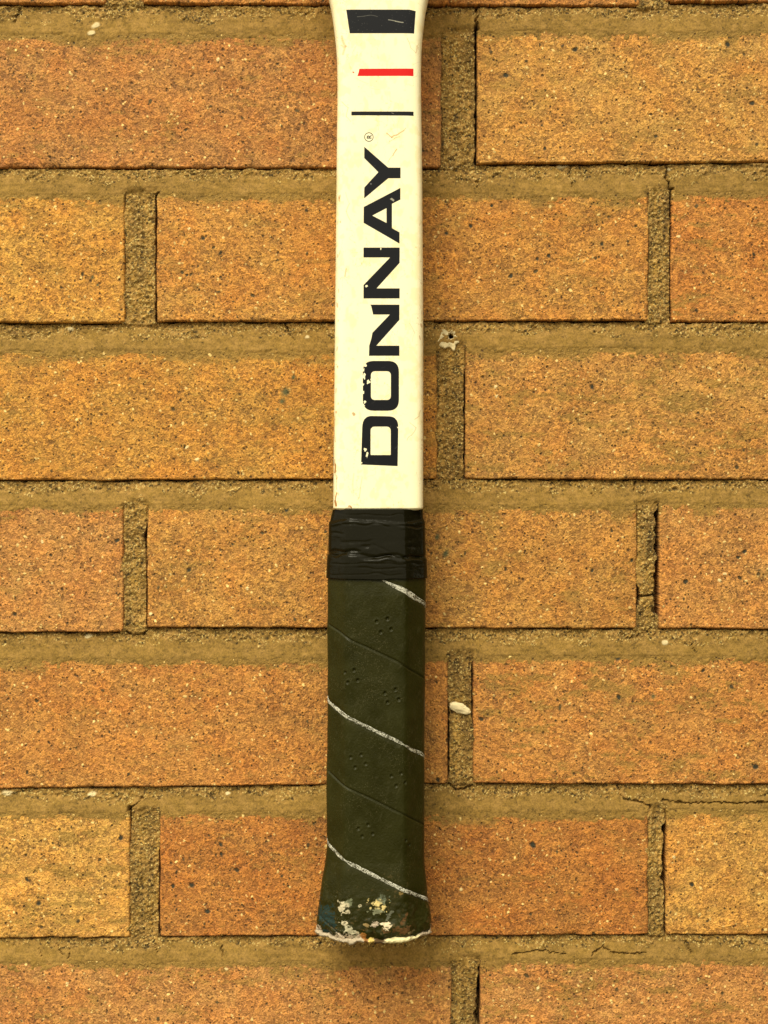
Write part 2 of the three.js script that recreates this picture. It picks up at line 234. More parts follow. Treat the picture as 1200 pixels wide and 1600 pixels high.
// ------------------------------------------------------------------ the wall
const wall = new THREE.Group(); wall.name = 'brick_wall'; scene.add(wall);
wall.userData = { label: 'orange brown brick wall with sandy weathered mortar joints behind the racquet', category: 'wall' };
function spaced(a, b, step, fine, n) {    // coordinates from a to b: n fine steps at both ends
  const out = []; for (let i = 0; i < n; i++) out.push(a + i * fine);
  const a2 = a + n * fine, b2 = b - n * fine, m = Math.max(1, Math.round((b2 - a2) / step)); for (let i = 0; i <= m; i++) out.push(a2 + (b2 - a2) * i / m);
  for (let i = n - 1; i >= 0; i--) out.push(b - i * fine); return out;
}
function makeBrick(b, ci) {
  const far = b.x1 < -60 || b.x0 > 1260 || b.bl < -60 || b.top > 1660;
  const us = far ? spaced(b.x0, b.x1, 12, 2, 3) : spaced(b.x0, b.x1, 7, 1.15, 8), vs = far ? spaced(0, 1, 0.1, 0.01, 3) : spaced(0, 1, 0.036, 0.0055, 8);
  // a brick outside the mapped part of the wall takes the map of the brick two courses and whole bricks away
  let su = 0, sv = 0; const mu = (b.x0 + b.x1) / 2, mv = (b.top + b.bl) / 2;
  if (mv < -140) sv = 489 ; else if (mv > 1744) sv = -482 * Math.ceil((mv - 1744) / 482);
  if (mu + 300 < -155) su = 808; else if (mu - 300 > 1355) su = -808;
  const nx = us.length - 1, ny = vs.length - 1, f = (i, j) => {
    // ring 0 and last are the sides of the brick going back into the wall
    const ii = clamp(i - 1, 0, nx), jj = clamp(j - 1, 0, ny), u0 = us[ii], v0 = mix(b.top, b.bot(u0), vs[jj]);
    const outer = i === 0 || j === 0 || i === nx + 2 || j === ny + 2;
    const dl = (u0 - b.x0) * MM, dr = (b.x1 - u0) * MM, dt = (v0 - b.top) * MM, db = (b.bot(u0) - v0) * MM;
    // wavering edges
    const e = (p, s) => (fbm(p / 34, s, 300 + b.id, 4) - 0.5) * 3.8;
    const near = (d) => Math.exp(-d / 1.5);
    const du = e(v0, 1.5) * near(dl) + e(v0, 3.5) * near(dr), dv = e(u0, 5.5) * near(dt) + e(u0, 7.5) * near(db);
    const cr = 1.5, d = Math.min(dl, dr, dt, db), r = 0.55 + 1.1 * fbm(u0 / 26, v0 / 26, 330 + b.id, 2) ** 2;
    // rounded corners
    const cx = Math.min(dl, dr), cy = Math.min(dt, db), dc = cx < cr && cy < cr ? cr - Math.hypot(cr - cx, cr - cy) : d;
    const q = clamp(dc, 0, r), drop = r - Math.sqrt(Math.max(0, r * r - (r - q) ** 2)) + Math.max(0, -dc) * 1.5;
    const chip = sstep(0.62, 0.78, fbm(u0 / 13, v0 / 13, 350 + b.id, 2)) * Math.exp(-d / 1.2) * 1.3;
    const z = outer ? -22 : faceZ(b, u0, v0) - drop - chip + (far ? 0 : (noise(u0 / 5, v0 / 5, 360 + b.id) - 0.5) * 0.16);
    return [wx(u0 + du), wy(v0 + dv), z / 1000];
  };
  const g = grid(nx + 2, ny + 2, f, (i, j, p) => wallUV(p[0] + su * S, p[1] - sv * S));
  part(wall, 'brick', g, brickMat);
}
BR.forEach((c, ci) => c.forEach((b) => makeBrick(b, ci)));

function faceUnder(c, u, v) {             // level of the brick faces of a course, carried across its upright joints
  const l = BR[c]; for (let i = 0; i < l.length; i++) { const b = l[i]; if (u <= b.x1) { if (u >= b.x0 || i === 0) return faceZ(b, u, v); const a = l[i - 1]; return mix(faceZ(a, a.x1, v), faceZ(b, b.x0, v), (u - a.x1) / (b.x0 - a.x1)); } }
  const b = l[l.length - 1]; return faceZ(b, b.x1, v);
}
function inPerp(c, u) { if (c < 0 || c >= BR.length) return 0; for (let i = 1; i < BR[c].length; i++) { const a = BR[c][i - 1].x1, b = BR[c][i].x0; if (u > a - 6 && u < b + 6) return sstep(-6, 4, Math.min(u - a, b - u)); } return 0; }
const sand = (u, v, s) => (noise(u / 4.6, v / 4.2, s) - 0.5) * 0.85 + (noise(u / 2.6, v / 2.6, s + 1) - 0.5) * 0.6 + (fbm(u / 17, v / 12, s + 2, 2) - 0.5) * 1.1;
const perpAt = (c, u) => { for (let i = 1; i < BR[c].length; i++) if (u > BR[c][i - 1].x1 - 7 && u < BR[c][i].x0 + 7) return i; };
function perpZ(c, i, u, v, joined) {     // mm; the surface of an upright joint
  const A = BR[c][i - 1], B = BR[c][i], top = Math.min(A.top, B.top), v1 = Math.max(A.br, B.bl) + 9, k = (u - A.x1) / (B.x0 - A.x1), fz = mix(faceZ(A, A.x1, v), faceZ(B, B.x0, v), clamp(k));
  const tool = (fbm(u / 9, v / 60, 81 + c, 2) - 0.5) * 1.2;
  let z = fz - 0.70 - 0.36 * sstep(0.0, 0.5, k) + tool + sand(u, v, 83 + c * 5 + i) * 0.85 - 1.4 * sstep(0, 9, v - v1 + 9);
  if (!joined) z -= 2.5 * (1 - sstep(-3, 3, v - top));
  const e = Math.min(u - A.x1, B.x0 - u) * MM; z -= 0.9 * (1 - sstep(0.0, 0.7, e)) * sstep(-6, 10, v - top) * sstep(0.3, 0.6, noise(v / 22, u > (A.x1 + B.x0) / 2 ? 3 : 9, 87));
  for (const [side, x, g0, g1, w] of GAPS) if (x === B.x0 && v > g0 - 6 && v < g1 + 6) {
    const q = side === 'R' ? B.x0 - u : u - A.x1, ww = w * (0.45 + 1.0 * noise(v / 9, x, 85)) * sstep(g0 - 6, g0 + 3, v) * (1 - sstep(g1 - 3, g1 + 6, v));
    if (q < ww) z -= 9 * sstep(0, 1, ww - q + 0.3);
  }
  return z - crack(u, v);
}
function holeDepth(u, v) { const q = Math.hypot(u - HOLE[0], v - HOLE[1]); return q < 9 ? 9 * (1 - sstep(HOLE[2] * 0.8, HOLE[2] * 1.15, q)) : 0; }
for (let c = 0; c < BR.length - 1; c++) {  // the long joint under each course
  const L = LINES[c].bottom, M = LINES[c + 1].top, us = [];
  for (let u = XL; u < XR;) { us.push(u); u += u > -50 && u < 1250 && c > 0 && c < BR.length - 2 ? 1.5 : 8; } us.push(XR);
  const ny = 52, f = (i, j) => {
    const u = us[i], top = L(u), bot = M(u), T = bot - top, v = mix(top - 4, bot + 30, j / ny), t = (v - top) / T;
    const below = brickAt(c + 1, u), pA = inPerp(c, u), pB = inPerp(c + 1, u);
    const fz = faceUnder(c + 1, u, v);
    const rough = 1 - sstep(0.26, 0.62, t + (fbm(u / 24, v / 12, 71, 3) - 0.5) * 0.9);
    const slope = 1.0 - clamp(t, 0, 1), hollow = 2.1 + (noise(u / 60, c, 72) - 0.5) * 1.4;
    let z = fz + 0.10 - hollow * slope ** 1.15 + (fbm(u / 70, v / 60, 73, 2) - 0.5) * 0.7 * clamp(1.4 - t);
    z += mix((fbm(u / 24, v / 5, 74, 3) - 0.5) * 0.30 + (noise(u / 3, v / 3, 70) - 0.5) * 0.10, sand(u, v, 75), rough);
    if (t > 1) { const e = (v - bot) * MM; z = fz + 0.12 - e * 0.075 + (fbm(u / 19, v / 9, 76, 4) - 0.56) * 0.8 * clamp(e / 1.2) + (noise(u / 3.2, v / 3.2, 77) - 0.5) * 0.42 * clamp(e) + (noise(u / 7, v / 6, 79) - 0.5) * 0.35 * clamp(e); if (e > 5) z -= (e - 5) * 0.6; }
    if (pB > 0) { const k = perpAt(c + 1, u), pz = perpZ(c + 1, k, u, v, true); z = mix(z, pz, pB * sstep(0.70, 1.0, t)) - pB * Math.max(0, t - 1.06) * 30; }
    const gap = (v - top) * MM; if (gap < 0.20 + (fbm(u / 14, c * 3, 78, 2) - 0.45) * 1.3) z = mix(z - 4.0, z - 0.3, pA);
    if (t > 0 && t < 1.15) z -= crack(u, v) + (c === 3 ? holeDepth(u, v) : 0);
    if (gap < -0.5) z = -7;
    return [wx(u), wy(v), z / 1000];
  };
  part(wall, 'bed_joint', grid(us.length - 1, ny, f, (i, j, p) => wallUV(p[0], p[1])), mortarMat);
}
for (let c = 0; c < BR.length; c++) for (let i = 1; i < BR[c].length; i++) {   // the upright joints
  const A = BR[c][i - 1], B = BR[c][i], um = (A.x1 + B.x0) / 2, far = um < -60 || um > 1260 || c === 0 || c === BR.length - 1;
  const u0 = A.x1 - 5, u1 = B.x0 + 5, v0 = Math.min(A.top, B.top) - 12, v1 = Math.max(A.br, B.bl) + 9, nx = far ? 14 : Math.round((u1 - u0) / 1.2), ny = far ? 40 : Math.round((v1 - v0) / 1.5);
  const f = (a, b) => { const u = mix(u0, u1, a / nx), v = mix(v0, v1, b / ny); return [wx(u), wy(v), perpZ(c, i, u, v) / 1000]; };
  part(wall, 'head_joint', grid(nx, ny, f, (a, b, p) => wallUV(p[0], p[1])), mortarMat);
}
{ // mortar bed behind the faces
  const g = new THREE.BoxGeometry((XR - XL) * S, (1947 + 445) * S, 0.08); g.translate(wx((XL + XR) / 2), wy((1947 - 445) / 2), -0.0595);
  part(wall, 'wall_core', g, new THREE.MeshStandardMaterial({ color: new THREE.Color(0.20, 0.14, 0.06), roughness: 1 }));
}
// a ragged pale plug round a screw hole, and a chip of pale stone in an upright joint
const paleMat = (() => {
  const W = 128, d = new Uint8Array(W * W * 4);
  for (let j = 0; j < W; j++) for (let i = 0; i < W; i++) { const g = 0.72 + 0.5 * fbm(i / 9, j / 9, 401, 3), o = (j * W + i) * 4; d[o] = enc(0.66 * g); d[o + 1] = enc(0.54 * g); d[o + 2] = enc(0.31 * g); d[o + 3] = 255; }
  return new THREE.MeshStandardMaterial({ map: tex(d, W, W, true), roughness: 0.9 });
})();
{
  const nA = 72, nR = 22, zb = -0.75;
  const out = (a) => { const x = Math.cos(a), y = Math.sin(a); return 13 + (y < 0 ? 9 * -y : -5 * y) + (x < 0 ? -5 * x : 0) + (fbm(x * 3 + 5, y * 3 + 5, 411, 3) - 0.5) * 15; };
  const f = (i, j) => {
    const a = i / nA * Math.PI * 2 + 1e-9, t = j / nR, r0 = HOLE[2] * (1 + (noise(Math.cos(a) * 2 + 4, Math.sin(a) * 2, 412) - 0.5) * 0.3), r = t < 0.25 ? r0 * 0.97 : mix(r0, out(a), (t - 0.25) / 0.75);
    const u = HOLE[0] + Math.cos(a) * r - (t > 0.25 ? (t - 0.25) * 4 : 0), v = HOLE[1] - Math.sin(a) * r;
    let z = t < 0.25 ? mix(-14, zb, t / 0.25) : zb + 0.25 * (t - 0.25) + (noise(u / 3, v / 3, 413) - 0.5) * 0.5 + (v - HOLE[1]) * 0.022;
    if (t > 0.94) z -= (t - 0.94) * 30;
    return [wx(u), wy(v), z / 1000];
  };
  part(wall, 'hole_filler', grid(nA, nR, (i, j) => f(nA - i, j), (i, j, p) => [p[0] * 40, p[1] * 40]), paleMat).userData.label = 'pale ragged filler round a small screw hole';
  const chipMat = paleMat.clone(); chipMat.color.setRGB(1.25, 1.25, 1.3); chipMat.flatShading = true;
  const sg = new THREE.IcosahedronGeometry(1, 4), P = sg.attributes.position, q = new THREE.Vector3();
  for (let i = 0; i < P.count; i++) { q.fromBufferAttribute(P, i); const n = 0.74 + 0.50 * fbm(q.x * 1.7 + 3.1, q.y * 2.1 + q.z + 8.4, 427, 4); P.setXYZ(i, q.x * 17 * MM / 1000 * n, q.y * 8 * MM / 1000 * n, q.z * 0.0014 * n); }
  sg.computeVertexNormals(); sg.rotateZ(-0.30); sg.translate(wx(719), wy(1107), -0.0006);
  part(wall, 'stone_chip', sg, chipMat).userData.label = 'pale stone chip set in the upright joint beside the grip';
}

// ------------------------------------------------------------------ dark boards standing off the wall to the right, outside the picture: the right facets of the grip and tape mirror them
const screen = new THREE.Group(); screen.name = 'timber_screen'; screen.position.set(0.44, -0.60, 0); scene.add(screen);
screen.userData = { label: 'dark stained timber screen standing out from the wall right of the racquet', category: 'screen' };
{
  const m = new THREE.MeshStandardMaterial({ color: new THREE.Color(0.035, 0.024, 0.014), roughness: 0.8 });
  for (let i = 0; i < 4; i++) { const g = new THREE.BoxGeometry(0.022, 1.3, 0.105); g.translate(0.011, 0.65, 0.062 + i * 0.112); part(screen, 'board', g, m); }
}

// ------------------------------------------------------------------ the racquet
const racquet = new THREE.Group(); racquet.name = 'tennis_racquet'; scene.add(racquet);
const BASE = [wx(585) * nearer(0.02), wy(1474) * nearer(0.02), 0];
racquet.position.set(...BASE);
racquet.userData = { label: 'old cream tennis racquet with dark green taped grip hanging upright on brick wall', category: 'tennis racquet' };
const local = (x, y, z) => [x - BASE[0], y - BASE[1], z - BASE[2]];
const rx = (u, z) => wx(u) * nearer(z), ry = (v, z) => wy(v) * nearer(z);

// cream shaft with its print
const LEFT = smoothTable([[-330, 385], [-260, 420], [-200, 449], [-140, 475], [-80, 497], [-40, 508], [0, 517], [40, 522.5], [80, 526.2], [133, 527.4], [200, 526.6], [266, 526], [400, 524.6], [533, 523.2], [666, 522], [793, 520.8], [900, 520]]);
const RIGHT = smoothTable([[-330, 800], [-260, 765], [-200, 735], [-140, 708], [-80, 686], [-40, 675], [0, 666], [27, 662.4], [53, 659.8], [93, 658], [160, 658], [233, 659.2], [333, 660], [400, 660.6], [533, 661.2], [793, 661], [900, 661]]);
const FZ = 0.0302, BZ = 0.0075;           // front and back of the shaft
const printMat = (() => {
  const k = 2.38, W = 452, H = 2048, cv = document.createElement('canvas'); cv.width = W; cv.height = H;
  const g = cv.getContext('2d'), R = rng(55);
  g.fillStyle = '#faf1cd'; g.fillRect(0, 0, W, H);
  { // old plastic: faint blotches and grain
    const im = g.getImageData(0, 0, W, H), d = im.data;
    for (let j = 0; j < H; j++) for (let i = 0; i < W; i++) {
      const o = (j * W + i) * 4, n = fbm(i / 60, j / 90, 611, 3) - 0.5, w = fbm(i / 26 + 40, j / 34, 613, 4), vein = Math.abs(w - 0.5), e = fbm(i / 70, j / 110, 617, 2);
      const l = 1 + n * 0.035 + (hash(i, j, 7) - 0.5) * 0.02, s = (1 - sstep(0.0, 0.014, vein)) * sstep(0.46, 0.62, e) * 0.15, blot = sstep(0.54, 0.68, fbm(i / 22, j / 30, 619, 4)) * 0.055;
      d[o] *= l * (1 - s * 0.6 - blot * 0.3); d[o + 1] *= l * (1 - s - blot * 0.6); d[o + 2] *= l * (1 - s * 1.5 - blot * 1.4);
    }
    g.putImageData(im, 0, 0);
  }
  g.setTransform(k, 0, 0, k, -497 * k, 60 * k);  // draw in grid units, u 497.., v -60..
  const poly = (...p) => { g.beginPath(); p.forEach(([x, y], i) => (i ? g.lineTo(x, y) : g.moveTo(x, y))); g.closePath(); g.fill(); };
  // stains
  const vein = (pts, w, a, c = '150,95,45') => { g.strokeStyle = `rgba(${c},${Math.min(0.8, a * 1.5)})`; g.lineCap = 'round'; for (let i = 1; i < pts.length; i++) { g.lineWidth = w * (0.5 + R()); g.beginPath(); g.moveTo(...pts[i - 1]); const [a0, b0] = pts[i - 1], [a1, b1] = pts[i]; g.quadraticCurveTo((a0 + a1) / 2 + (R() - 0.5) * 5, (b0 + b1) / 2 + (R() - 0.5) * 5, a1, b1); g.stroke(); } };
  vein([[604, 208], [612, 215], [620, 211], [631, 204], [634, 200]], 1.6, .28); vein([[608, 222], [616, 217], [625, 214]], 1.2, .2); vein([[606, 254], [614, 243], [620, 233]], 1.1, .3); vein([[636, 60], [642, 75], [650, 82], [652, 70]], 1.2, .2); vein([[540, 300], [546, 318], [541, 330], [548, 345]], 1.1, .16);
  vein([[534, 158], [544, 168], [541, 182], [548, 190]], 1.2, .18); vein([[640, 660], [650, 668], [643, 680], [636, 688]], 1.3, .18); vein([[648, 655], [655, 650], [658, 640]], 1.2, .18); vein([[566, 745], [563, 762], [560, 780]], 2.2, .16); vein([[553, 740], [552, 770]], 1.6, .1); vein([[640, 505], [648, 520], [644, 534]], 1.2, .12); vein([[541, 420], [539, 432]], 2.4, .2); vein([[534, 56], [540, 72], [536, 84]], 2.5, .16);
  vein([[526, 770], [523.5, 783], [525, 790]], 2.6, .55); vein([[523, 718], [524, 726], [523, 738]], 1.8, .5); vein([[545, 791], [549, 793.5], [540, 794]], 1.6, .5); vein([[552, 646], [553, 648]], 3, .35); vein([[533, 70], [537, 73]], 4, .15); vein([[527, 745], [526, 765]], 1.2, .3); vein([[522.5, 650], [523.5, 690]], 1.2, .22);
  for (let i = 0; i < 60; i++) { g.fillStyle = `rgba(120,80,40,${0.1 + R() * 0.25})`; g.beginPath(); g.arc(524 + R() * 135, R() * 790, 0.3 + R() * 0.7, 0, 7); g.fill(); }
  for (let i = 0; i < 26; i++) { const x = 530 + R() * 125, y = R() * 790, l = 4 + R() * 22, a = -0.9 + R() * 1.8; g.strokeStyle = `rgba(${R() < 0.5 ? '140,105,60' : '255,250,230'},${0.12 + R() * 0.2})`; g.lineWidth = 0.3 + R() * 0.4; g.beginPath(); g.moveTo(x, y); g.quadraticCurveTo(x + l * 0.5, y + l * a * 0.5 + R() * 2, x + l, y + l * a); g.stroke(); }
  for (let i = 0; i < 46; i++) { const y = 300 + R() * 495, e = i % 3 ? LEFT(y) + 1 + R() * 7 : RIGHT(y) - 1 - R() * 4; g.fillStyle = `rgba(150,95,50,${0.12 + R() * 0.28})`; g.beginPath(); g.ellipse(e, y, 0.5 + R() * 1.1, 0.8 + R() * 4, (R() - 0.5) * 0.5, 0, 7); g.fill(); }
  const ink = '#101118';
  g.fillStyle = ink;
  poly([541, 15], [640, 15], [649.5, 17], [647, 52], [546.5, 52]);
  poly([549, 174.2], [646.2, 174.2], [646.2, 180.6], [549, 180.2]);
  g.fillStyle = '#cf1616'; poly([561.5, 107.5], [646, 107], [646, 118.6], [558.5, 118.8], [560.5, 113]);
  g.fillStyle = '#cf5a45'; poly([551, 111], [554, 113], [552.5, 114.5], [551, 114]);
  g.fillStyle = ink;
  // D O N N A Y, read upwards
  const round = (x0, y0, x1, y1, r) => { const [a, b, c, d] = Array.isArray(r) ? r : [r, r, r, r]; g.moveTo(x0 + a, y0); g.lineTo(x1 - b, y0); g.quadraticCurveTo(x1, y0, x1, y0 + b); g.lineTo(x1, y1 - c); g.quadraticCurveTo(x1, y1, x1 - c, y1); g.lineTo(x0 + d, y1); g.quadraticCurveTo(x0, y1, x0, y1 - d); g.lineTo(x0, y0 + a); g.quadraticCurveTo(x0, y0, x0 + a, y0); g.closePath(); };
  const hollow = (draw) => { g.beginPath(); draw(); g.fill('evenodd'); };
  hollow(() => { g.moveTo(564.2, 725.8); g.lineTo(566, 668); g.quadraticCurveTo(566.5, 650.5, 580, 650); g.lineTo(608, 650.5); g.quadraticCurveTo(622.5, 651, 622.3, 668); g.lineTo(621.3, 728.3); g.closePath(); round(579, 666.6, 610.6, 711, [7, 7, 1, 1]); });
  hollow(() => { round(567, 564, 623.3, 641.8, 17); round(579.5, 580, 610.8, 625, 7); });
  const N = (y0, y1, xl, xr) => { poly([xl, y0], [xr, y0], [xr, y0 + 15.5], [xl, y0 + 15.5]); poly([xl, y1 - 15.8], [xr, y1 - 15.8], [xr, y1], [xl, y1]); poly([xl, y1], [xl, y1 - 21], [xr, y0], [xr, y0 + 24], [xl + 16, y1 - 11]); };
  N(476, 556, 567.6, 624); N(386.8, 466.4, 568, 624.4);
  hollow(() => { [[568.4, 323.4], [625.6, 293.6], [625.6, 311.8], [612.4, 318.4], [612.4, 356.6], [624.2, 363], [624.2, 380.6], [568.2, 348.2]].forEach(([x, y], i) => (i ? g.lineTo(x, y) : g.moveTo(x, y))); g.closePath(); g.moveTo(581.6, 336.8); g.lineTo(604, 325.2); g.lineTo(604, 348.4); g.closePath(); });
  poly([569.2, 229.4], [606.5, 262], [625.8, 262], [625.8, 278.7], [606.5, 278.7], [569.2, 310], [569.2, 293], [591.2, 269], [569.2, 247]);
  g.strokeStyle = ink; g.lineWidth = 0.9; g.beginPath(); g.arc(576.4, 214.2, 6.7, 0, 7); g.stroke();
  g.save(); g.translate(576.4, 214.2); g.rotate(-Math.PI / 2); g.font = 'bold 10.5px sans-serif'; g.textAlign = 'center'; g.textBaseline = 'middle'; g.fillText('R', 0, 0.3); g.restore();
  for (let i = 0; i < 34; i++) { const x = 566 + R() * 56, y = 232 + R() * 492, l = 2 + R() * 9, a = (R() - 0.5) * 3; g.strokeStyle = `rgba(170,165,150,${0.10 + R() * 0.25})`; g.lineWidth = 0.25 + R() * 0.3; g.beginPath(); g.moveTo(x, y); g.lineTo(x + l * Math.cos(a), y + l * Math.sin(a)); g.stroke(); }
  // where the print has flaked off
  g.fillStyle = '#faf1cd';
  const flake = (x, y, r, st = 1) => { g.beginPath(); for (let i = 0; i < 12; i++) { const a = i / 12 * Math.PI * 2, q = r * (0.55 + R() * 0.8); g[i ? 'lineTo' : 'moveTo'](x + Math.cos(a) * q, y + Math.sin(a) * q * st); } g.closePath(); g.fill(); };
  poly([566, 474], [578, 475.5], [580, 478], [583, 491], [584, 492], [586, 497], [598, 497], [591, 504], [588, 508], [583, 514], [580.5, 528], [577, 540], [576.5, 557], [560, 557], [560, 474]);
  flake(567, 441, 3.5, 1.3); flake(569, 437, 3); flake(570, 430, 2.5, 2); flake(573, 447, 2); flake(569, 588, 2.4, 2); flake(567, 601, 2.2); flake(576, 597, 3.2); flake(580, 593, 2); flake(567, 613, 2, 2); flake(570, 628, 2.2); flake(567, 634, 3); flake(571, 571, 2.6); flake(567, 578, 2.4, 1.6);
  flake(571, 702.5, 3.3, .8); flake(573.5, 711, 2, 2.2); flake(622.5, 668, 2.4, .8); flake(595, 389, .9, 2.4); flake(565, 723, 1.5); flake(556, 112, 3.4); flake(620, 655, 1.6); flake(618, 648.5, 1.4);
  g.fillStyle = 'rgba(190,185,165,.8)'; poly([609, 311], [612, 309], [616.5, 312.5], [615, 315]); g.fillStyle = 'rgba(200,195,170,.35)'; for (let i = 0; i < 50; i++) { g.beginPath(); g.arc(545 + R() * 100, 17 + R() * 33, 0.25 + R() * 0.4, 0, 7); g.fill(); }
  vein([[607, 31], [618, 33], [630, 35]], 1.3, .5, '190,185,165'); vein([[558, 26], [575, 24], [590, 26]], .6, .4, '190,185,165'); vein([[579, 287], [579.5, 288]], 2.4, .6, '120,120,120'); vein([[612, 176], [615, 177.5]], .9, .6, '150,140,130');
  const t = new THREE.CanvasTexture(cv); t.colorSpace = THREE.SRGBColorSpace; t.wrapS = t.wrapT = THREE.ClampToEdgeWrapping;
  return new THREE.MeshPhysicalMaterial({ map: t, roughness: 0.40, specularIntensity: 0.35 });
})();
{
  const vs = []; for (let v = -150; v <= 788; v += 7) vs.push(v); vs.push(791, 793, 794.5, 796, 798, 800, 815, 830);
  const sect = (a) => { // rounded rectangle round the section, -1..1 in both: angle to point
    const c = Math.cos(a), s = Math.sin(a), e = 0.26; return [Math.sign(c) * Math.abs(c) ** e, Math.sign(s) * Math.abs(s) ** 0.36];
  };
  const half = (a0, a1, uvOf) => grid(64, vs.length - 1, (i, j) => {
    const v = vs[j], z0 = (FZ + BZ) / 2, l = LEFT(v), r = RIGHT(v), zz = 0.022, tuck = 1 - 0.2 * sstep(794, 800, v), [cx, cz] = sect(mix(a0, a1, i / 64)).map((q) => q * tuck);
    return local(rx((l + r) / 2 + cx * (r - l) / 2, zz), ry(v, FZ), z0 + cz * (FZ - BZ) / 2);
  }, uvOf);
  const front = half(Math.PI, 0, (i, j, p) => [((p[0] + BASE[0]) / nearer(FZ) / S + 600 - 497) / (452 / 2.38), 1 - ((800 - (p[1] + BASE[1]) / nearer(FZ) / S) + 60) / (2048 / 2.38)]);
  const back = half(0, -Math.PI, (i, j) => [0.45 + 0.05 * (i % 2), 0.762 + 0.004 * (j % 2)]);
  part(racquet, 'shaft', mergeGeometries([front, back]), printMat);
  // the head, above the picture: the shaft runs on as two arms into an oval hoop
  const hoopMat = new THREE.MeshPhysicalMaterial({ color: new THREE.Color(0.80, 0.72, 0.42), roughness: 0.42 });
  const zc = (FZ + BZ) / 2, cx = rx(590, zc), y0 = ry(-150, zc), pts = [];
  const yC = y0 + 0.235, a = 0.115, b = 0.150;
  for (let i = 0; i < 64; i++) { const t = i / 64 * Math.PI * 2; pts.push(new THREE.Vector3(...local(cx + Math.sin(t) * a, yC - Math.cos(t) * b, zc))); }
  const hoop = new THREE.TubeGeometry(new THREE.CatmullRomCurve3(pts, true), 160, 0.0085, 12, true);
  const arms = [-1, 1].map((s) => new THREE.TubeGeometry(new THREE.CatmullRomCurve3([[0.021, y0 - 0.012], [0.034, y0 + 0.03], [0.060, y0 + 0.075], [0.092, y0 + 0.140]].map(([x, y]) => new THREE.Vector3(...local(cx + s * x, y, zc)))), 40, 0.0088, 12));
  part(racquet, 'hoop', mergeGeometries([hoop, ...arms]), hoopMat);
}
// eight-sided handle: section points with arc length, in units of half the width and half the depth
const HX = 76, HZ = 62, FLAT = 44, NS = 420;
const SEC = (() => {
  const c = HZ - (HX - FLAT), P = [[0, HZ], [FLAT, HZ], [HX, c], [HX, -c], [FLAT, -HZ], [-FLAT, -HZ], [-HX, -c], [-HX, c], [-FLAT, HZ], [0, HZ]], cum = [0];
  for (let i = 1; i < P.length; i++) cum.push(cum[i - 1] + Math.hypot(P[i][0] - P[i - 1][0], P[i][1] - P[i - 1][1]));
  const len = cum[cum.length - 1], raw = (s) => { s = ((s % len) + len) % len; let i = 1; while (i < P.length - 1 && s > cum[i]) i++; const t = (s - cum[i - 1]) / (cum[i] - cum[i - 1]); return [mix(P[i - 1][0], P[i][0], t), mix(P[i - 1][1], P[i][1], t)]; };
  const at = (s) => { let x = 0, z = 0, w = 0; for (let k = -6; k <= 6; k++) { const g = Math.exp(-((k / 3) ** 2)); const [a, b] = raw(s + k * 2.3); x += a * g; z += b * g; w += g; } return [x / w, z / w]; };
  return { len, at, normal: (s) => { const [a, b] = at(s - 1.5), [c2, d] = at(s + 1.5), q = Math.hypot(c2 - a, d - b); return [-(d - b) / q * -1 * -1, (c2 - a) / q]; } };
})();
// normal: tangent (tx, tz) going right along the front; outward is (-tz, tx)
const GL = smoothTable([[790, 517], [800, 516], [815, 514.5], [850, 513.5], [905, 512.5], [950, 512], [1050, 512], [1150, 511.5], [1250, 510.5], [1315, 511], [1345, 509.5], [1365, 506.5], [1385, 503], [1410, 500], [1440, 497.5], [1456, 496.5], [1470, 498]]);
const GR = smoothTable([[790, 662], [815, 663.5], [860, 664.5], [905, 665.5], [950, 664.8], [1050, 663.8], [1150, 663.2], [1250, 663], [1345, 663], [1365, 664.2], [1385, 666], [1410, 668.4], [1440, 672.5], [1456, 673], [1470, 671]]);
const ZC = table([[790, 0.0182], [1345, 0.0184], [1450, 0.0192]]), HD = table([[790, 0.0136], [812, 0.0140], [872, 0.0156], [905, 0.0162], [930, 0.0165], [1345, 0.0165], [1440, 0.0184], [1470, 0.0184]]);
function handle(s, v, off) {              // s: arc length in grid units from the middle of the front, off: mm outwards
  const [px, pz] = SEC.at(s), [nx, nz] = SEC.normal(s), zm = 0.022, l = GL(v), r = GR(v);
  const u = (l + r) / 2 + px / HX * (r - l) / 2;
  return local(rx(u, zm) + nx * off / 1000, ry(v, 0.030), ZC(v) + pz / HZ * HD(v) + nz * off / 1000);
}
const helixAt = table([[660, -1], [902, 0], [1140, 1], [1364, 2], [1594, 3]]), helixV = table([[-1, 660], [0, 902], [1, 1140], [2, 1364], [3, 1594]]), PITCH = 0.487;
const turn = (s, v) => helixAt(v - s * PITCH);       // whole numbers on the white stripe, about x.49 on the seam
const toS = (u) => { const q = u - 588; return Math.abs(q) < FLAT ? q : Math.sign(q) * (FLAT + (Math.abs(q) - FLAT) * 1.414); };
const DIMPLES = [[588.7, 970], [605, 965.5], [610.7, 981.5], [595, 986], [540.5, 1049.5], [554.5, 1045], [560, 1060.7], [544.5, 1064.5], [601.7, 1080.7], [618, 1075], [623, 1090.5], [606, 1095], [550, 1180.5], [566, 1176.5], [573, 1190.5], [557, 1196], [612.5, 1209.5], [627.5, 1205.5], [620, 1224.5], [634, 1220], [577, 1285], [562, 1291], [584, 1299], [568, 1303], [635, 1310], [640, 1318], [535, 1396], [545, 1402]].map(([u, v], i) => [toS(u), v, i > 11 ? 0.7 : 1]);
